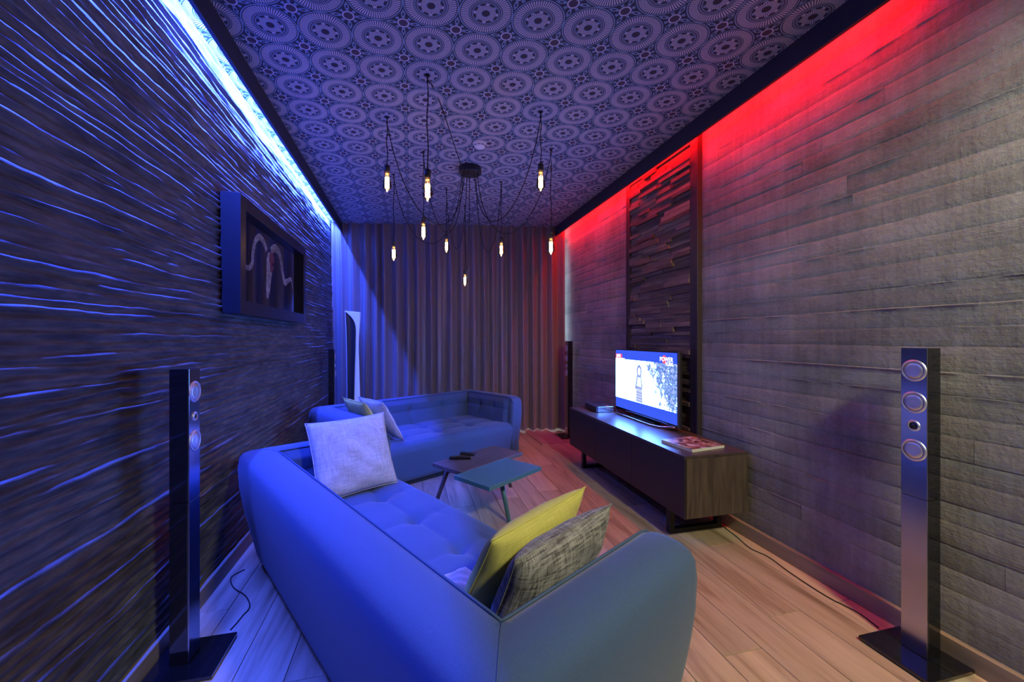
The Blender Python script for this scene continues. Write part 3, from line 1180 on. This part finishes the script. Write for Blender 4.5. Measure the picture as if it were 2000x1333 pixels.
DR = [(1.17, .0445, 'w'), (1.04, .0445, 'w'), (.945, .023, 'tweeter'), (.845, .0445, 'w')]
DL = [(1.087, .043, 'w'), (.987, .019, 'tweeter'), (.890, .043, 'w')]
speaker('tall slim loudspeaker with four drivers at the right by the concrete wall', 1.990, 2.064, 1.160, 1.25, 1.262, DR, -1, (1.872, 2.112, 1.082, 1.332))
speaker('slim loudspeaker at the left in front of the slate wall', -.914, -.847, 1.85, 1.935, 1.18, DL, 1, (-.978, -.736, 1.768, 2.005))
speaker('far slim loudspeaker between the curtain and the media cabinet', 1.995, 2.069, 4.985, 5.075, 1.268, DR, -1, (1.875, 2.112, 4.905, 5.155))
speaker('far slim loudspeaker beside the slate wall behind the far sofa', -.925, -.858, 5.03, 5.115, 1.175, DL, 1, (-.978, -.74, 4.95, 5.19))

# ------------------------------------------------------------------ white curved standing shell in the corner
sc_ = empty('sculptural_floor_lamp', (-.70, 5.40, 0), math.radians(7.4))
tag(sc_, 'tall white leaf-shaped floor lamp standing by the curtain edge', 'floor lamp')


def smooth_path(P, closed=False, sub=5):
    P = [Vector(p) for p in P]
    Q = []
    for i in range(len(P) - 1):
        p0, p1, p2, p3 = P[max(i - 1, 0)], P[i], P[i + 1], P[min(i + 2, len(P) - 1)]
        for k in range(sub):
            t = k / sub
            Q.append(.5 * ((2 * p1) + (p2 - p0) * t + (2 * p0 - 5 * p1 + 4 * p2 - p3) * t * t + (3 * p1 - p0 - 3 * p2 + p3) * t ** 3))
    Q.append(P[-1])
    return Q


def blade(name, left, right, y0, y1, mat, bow):
    # upright blade bounded by two curves (x, z) with the same number of points, bowed in depth
    n = len(left)
    m = 9
    V_, F_ = [], []
    for side, yy in ((0, y0), (1, y1)):
        for i in range(n):
            for k in range(m):
                w = k / (m - 1)
                p = left[i] * (1 - w) + right[i] * w
                dp = bow * (1 - (2 * w - 1) ** 2) if side == 0 else bow * .6 * (1 - (2 * w - 1) ** 2)
                V_.append((p[0], yy + dp, p[1]))
    F_ += grid_faces(n, m) + [q[::-1] for q in grid_faces(n, m, n * m)]
    o_ = n * m
    for i in range(n - 1):
        F_ += [(i * m, o_ + i * m, o_ + (i + 1) * m, (i + 1) * m), (i * m + m - 1, (i + 1) * m + m - 1, o_ + (i + 1) * m + m - 1, o_ + i * m + m - 1)]
    for k in range(m - 1):
        F_ += [(k, k + 1, o_ + k + 1, o_ + k), ((n - 1) * m + k, o_ + (n - 1) * m + k, o_ + (n - 1) * m + k + 1, (n - 1) * m + k + 1)]
    bm = bmesh.new()
    bv = [bm.verts.new(v) for v in V_]
    for q in F_: bm.faces.new([bv[i] for i in q])
    return from_bm(name, bm, mat, sc_, True)


def crv(pts): return [Vector((p.x, p.z)) for p in smooth_path([(x, 0, z) for x, z in pts])]


lf = crv([(-.075, .02), (-.078, .5), (-.082, 1.0), (-.088, 1.35), (-.098, 1.60), (-.105, 1.648)])
rt = crv([(.085, .02), (.078, .5), (.066, .95), (.060, 1.25), (.078, 1.54), (.082, 1.632)])
blade('shell', lf, rt, -.03, .035, M['white_gloss'], .012)
li = crv([(-.070, .03), (-.073, .5), (-.077, 1.0), (-.082, 1.35), (-.090, 1.56), (-.097, 1.630)])
ri = crv([(-.005, .03), (.006, .5), (.014, .9), (.024, 1.25), (.014, 1.50), (-.086, 1.632)])
blade('inner_face', li, ri, -.037, -.022, plain('dark_inner_face', (.012, .013, .018), .3), .010)
lathe('base', [(0, .02), (.13, .02), (.14, .012), (.14, 0), (0, 0)], M['white_gloss'], sc_, (0, .03, 0), 28)

# ------------------------------------------------------------------ picture with ram skull
pc = empty('framed_picture', (-.99, 3.32, 1.785))
tag(pc, 'deep black frame with a ram skull picture on the slate wall', 'picture')
FX = .055            # front plane, local x
hy_, hz_, bd = .73, .343, .078
box('frame_side', -.048, FX, -hy_, -hy_ + bd, -hz_, hz_, M['frame'], pc, .002)
box('frame_side', -.048, FX, hy_ - bd, hy_, -hz_, hz_, M['frame'], pc, .002)
box('frame_side', -.048, FX, -hy_ + bd, hy_ - bd, hz_ - bd, hz_, M['frame'], pc, .002)
box('frame_side', -.048, FX, -hy_ + bd, hy_ - bd, -hz_, -hz_ + bd, M['frame'], pc, .002)
art = box('picture_sheet', .0, .014, -hy_ + bd, hy_ - bd, -hz_ + bd, hz_ - bd, M['print_black'], pc)


def zoomp(zx, zy):
    p = at(380 + zx / 4.165, 340 + zy / 4.165, X=-.974)
    return (p.y - 3.32, p.z - 1.785)


def ribbon(name, pts, wid, mat, lift):
    P = [Vector((0, *zoomp(*p))) for p in pts]
    # smooth the path
    Q = []
    for i in range(len(P) - 1):
        p0, p1, p2, p3 = P[max(i - 1, 0)], P[i], P[i + 1], P[min(i + 2, len(P) - 1)]
        for k in range(6):
            t = k / 6
            Q.append(.5 * ((2 * p1) + (p2 - p0) * t + (2 * p0 - 5 * p1 + 4 * p2 - p3) * t * t + (3 * p1 - p0 - 3 * p2 + p3) * t ** 3))
    Q.append(P[-1])
    n = len(Q)
    verts = []
    for i, q in enumerate(Q):
        d = (Q[min(i + 1, n - 1)] - Q[max(i - 1, 0)]).normalized()
        s = Vector((0, -d.z, d.y))
        ww = np.interp(i / (n - 1), np.linspace(0, 1, len(wid)), wid) * (1 + .10 * (i % 2))
        for a in (-1, 1): verts.append((.0143 + lift, *(q + s * a * ww)[1:]))
        for a in (-1, 1): verts.append((.0138 + lift, *(q + s * a * ww)[1:]))
    faces = []
    for i in range(n - 1):
        b0, b1 = i * 4, (i + 1) * 4
        faces += [(b0, b1, b1 + 1, b0 + 1), (b0 + 2, b0 + 3, b1 + 3, b1 + 2), (b0, b0 + 2, b1 + 2, b1), (b0 + 1, b1 + 1, b1 + 3, b0 + 3)]
    return from_data(name, verts, faces, mat, art)


ribbon('horn', [(383, 672), (402, 730), (440, 765), (470, 730), (478, 640), (498, 545), (530, 512), (562, 548), (590, 625)], [.003, .014, .019, .019, .020, .022, .024], M['horn'], 0)
ribbon('horn', [(622, 630), (655, 605), (690, 640), (706, 710), (716, 790), (735, 880), (760, 872), (788, 860), (803, 950)], [.026, .029, .028, .028, .026, .023, .016, .004], M['horn'], 0)
ribbon('skull', [(612, 640), (615, 700), (612, 770), (606, 850), (600, 940), (594, 1012)], [.03, .062, .058, .045, .036, .014], M['bone'], .0005)
ribbon('skull_patch', [(622, 640), (628, 690), (630, 740), (622, 800)], [.025, .055, .045, .01], M['skull_red'], .001)
lathe('eye', [(0, .0008), (.016, .0008), (.016, 0), (0, 0)], M['print_black'], art, (0, 0, 0), 14).matrix_local = Matrix.Translation((.0155, *zoomp(640, 740))) @ Matrix.Rotation(math.radians(90), 4, 'Y')

# ------------------------------------------------------------------ pendant chandelier
hooks = [(835, 147, 372, 2.64), (756, 229, 357, 2.20), (1056, 219, 355, 2.22), (827, 296, 453, 2.19), (769, 340, 496, 2.15),
         (872, 370, 481, 2.15), (979, 355, 488, 2.10), (1076, 293, 482, 2.18), (908, 402, 548, 1.98)]
CX, CYC = .528, 3.72
ch = empty('pendant_chandelier', (CX, CYC, H))
tag(ch, 'black spider chandelier of nine bare filament bulbs on swagged cords', 'chandelier')
lathe('canopy', [(0, 0), (.105, 0), (.105, -.052), (.10, -.056), (0, -.056)], M['black_satin'], ch, (0, 0, 0), 36, False)


def bez(p0, p1, p2, p3, n=26):
    return [((1 - t) ** 3) * p0 + 3 * t * (1 - t) ** 2 * p1 + 3 * t * t * (1 - t) * p2 + t ** 3 * p3 for t in [i / (n - 1) for i in range(n)]]


bulb_prof = [(0.0, -.139), (.004, -.136), (.006, -.128), (.016, -.122), (.027, -.112), (.0315, -.098), (.031, -.085), (.027, -.065), (.021, -.042), (.0155, -.022), (.0145, -.008), (.0145, .004)]
for i, (hx_, hy2, by, zlow) in enumerate(hooks):
    hp = at(hx_, hy2, Z=H)
    depth = hp.x * SY + hp.y * CY
    zb_ = CAM_H + (662 - by) / F_PX * depth          # bulb centre height
    lp = Vector((hp.x - CX, hp.y - CYC, 0))
    zt_ = zb_ - H + .072                               # bottom of the socket
    lathe('hook', [(0, 0), (.013, 0), (.012, -.006), (.005, -.010), (.004, -.03), (.0075, -.034), (.0075, -.042), (0, -.046)], M['black_metal'], ch, tuple(lp), 12)
    ang = math.atan2(lp.y, lp.x)
    p0 = Vector((math.cos(ang) * .075, math.sin(ang) * .075, -.054))
    p3 = lp + Vector((0, 0, -.040))
    zl = zlow - H
    zc_ = p0.z - (p0.z - zl) / .75
    d = lp - p0
    p1 = p0 + Vector((d.x * .12, d.y * .12, 0)); p1.z = zc_
    p2 = p0 + Vector((d.x * .80, d.y * .80, 0)); p2.z = zc_ + (.12 if i else .45)
    if i == 0:
        p1 = p0 + Vector((d.x * .10, d.y * .10, 0)); p1.z = zl - .10
    pts = bez(p0, p1, p2, p3)
    drop = [lp + Vector((.004 * math.sin(k * 1.3), .003 * math.cos(k * 1.7), -.040 + (zt_ + .055 + .040) * k / 8)) for k in range(9)]
    drop[-1] = lp + Vector((0, 0, zt_ + .05))
    tube('cord', pts + drop[1:], .0034, M['cord'], ch, 6)
    lathe('socket', [(0, .062), (.006, .060), (.012, .054), (.0195, .048), (.0205, .040), (.0205, .0), (.016, -.001), (0, -.001)], M['black_satin'], ch, (lp.x, lp.y, zt_), 20)
    bl_ = lathe('bulb', bulb_prof, M['glass'], ch, (0, 0, 0), 22)
    bl_.location = (lp.x, lp.y, zt_)
    lathe('bulb_cap', [(.0135, .004), (.0135, -.010), (.010, -.013), (0, -.013)], plain('brass_cap', (.55, .33, .14), .35, .8) if i == 0 else bpy.data.materials['brass_cap'], bl_, (0, 0, 0), 16)
    fv, ff = [], []
    for k in range(6):
        w = k * math.pi / 3 + .2
        a = Vector((math.cos(w) * .0125, math.sin(w) * .0125, -.036))
        b_ = Vector((math.cos(w + .25) * .0135, math.sin(w + .25) * .0135, -.110))
        v_, f_ = tube_data([a, b_], .0016, 5)
        ff += [tuple(q + len(fv) for q in x) for x in f_]
        fv += v_
    from_data('filament', fv, ff, M['filament'], bl_)
    tube('glass_stem', [(0, 0, -.012), (0, 0, -.05)], .004, M['white'], bl_, 8)
    pd = bpy.data.lights.new('bulb_light', 'POINT')
    pd.energy = BULB_W
    pd.color = (1.0, .55, .22)
    pd.shadow_soft_size = .012
    po = bpy.data.objects.new('bulb_light', pd)
    C.objects.link(po)
    po.parent = bl_
    po.location = (0, 0, -.075)

# smoke detector
sd_p = at(937, 279, Z=H)
sd = empty('smoke_detector', tuple(sd_p))
tag(sd, 'round white smoke detector on the patterned ceiling', 'smoke detector')
lathe('base', [(0, 0), (.056, 0), (.056, -.012), (.052, -.016), (0, -.016)], M['white'], sd, (0, 0, 0), 32)
lathe('cap', [(.05, -.016), (.05, -.020), (.046, -.030), (.036, -.040), (.02, -.046), (0, -.047)], M['white'], sd, (0, 0, 0), 32)
for k in range(10):
    w = 2 * math.pi * k / 10
    o = box('vent_slot', .038, .0475, -.010, .010, -.0315, -.028, M['black_satin'], sd)
    o.rotation_euler = (0, 0, w)

# downlight behind the viewer
lm = empty('ceiling_spotlight', (1.55, -.55, H))
tag(lm, 'recessed ceiling spotlight behind the viewer', 'spotlight')
lathe('ring', [(.055, 0), (.055, -.008), (.045, -.008), (.045, 0)], M['white'], lm, (0, 0, 0), 28)

# ------------------------------------------------------------------ loose board, cables
q0, q1, q2 = at(1058.8, 867.8, Z=.012), at(1105.6, 863, Z=.012), at(1021.6, 839.6, Z=.012)
bm = bmesh.new()
cs = [q0, q1, q1 + (q2 - q0) * .92, q2]
lo_ = [bm.verts.new((c.x, c.y, .0005)) for c in cs]
hi_ = [bm.verts.new((c.x, c.y, .012)) for c in cs]
bm.faces.new(hi_)
bm.faces.new(lo_[::-1])
for i in range(4): bm.faces.new([lo_[i], lo_[(i + 1) % 4], hi_[(i + 1) % 4], hi_[i]])
fb = from_bm('floor_board', bm, M['red_board'])
tag(fb, 'thin loose board lying on the floor before the curtain, lit red', 'board')


def cable(label, pix, mat):
    P = [at(x, y, Z=.0032) for x, y in pix]
    Q = []
    for i in range(len(P) - 1):
        p0, p1, p2, p3 = P[max(i - 1, 0)], P[i], P[i + 1], P[min(i + 2, len(P) - 1)]
        for k in range(5):
            t = k / 5
            Q.append(.5 * ((2 * p1) + (p2 - p0) * t + (2 * p0 - 5 * p1 + 4 * p2 - p3) * t * t + (3 * p1 - p0 - 3 * p2 + p3) * t ** 3))
    Q.append(P[-1])
    for q in Q: q.z = .0032
    o = tube('speaker_cable', Q, .0027, mat, None, 6)
    tag(o, label, 'cable', 'speaker cables on the floor')


cable('thin dark cable curling on the floor between slate wall and foreground sofa', [(478, 1113), (452, 1128), (456, 1148), (478, 1163), (487, 1178), (486, 1190), (474, 1203), (462, 1218), (450, 1231)], M['cord'])
cable('thin dark cable running along the skirting of the concrete wall', [(1415, 1031), (1441, 1051), (1466, 1072), (1500, 1088), (1540, 1117), (1586, 1148), (1622, 1170), (1650, 1184), (1680, 1200), (1716, 1227)], M['cord'])
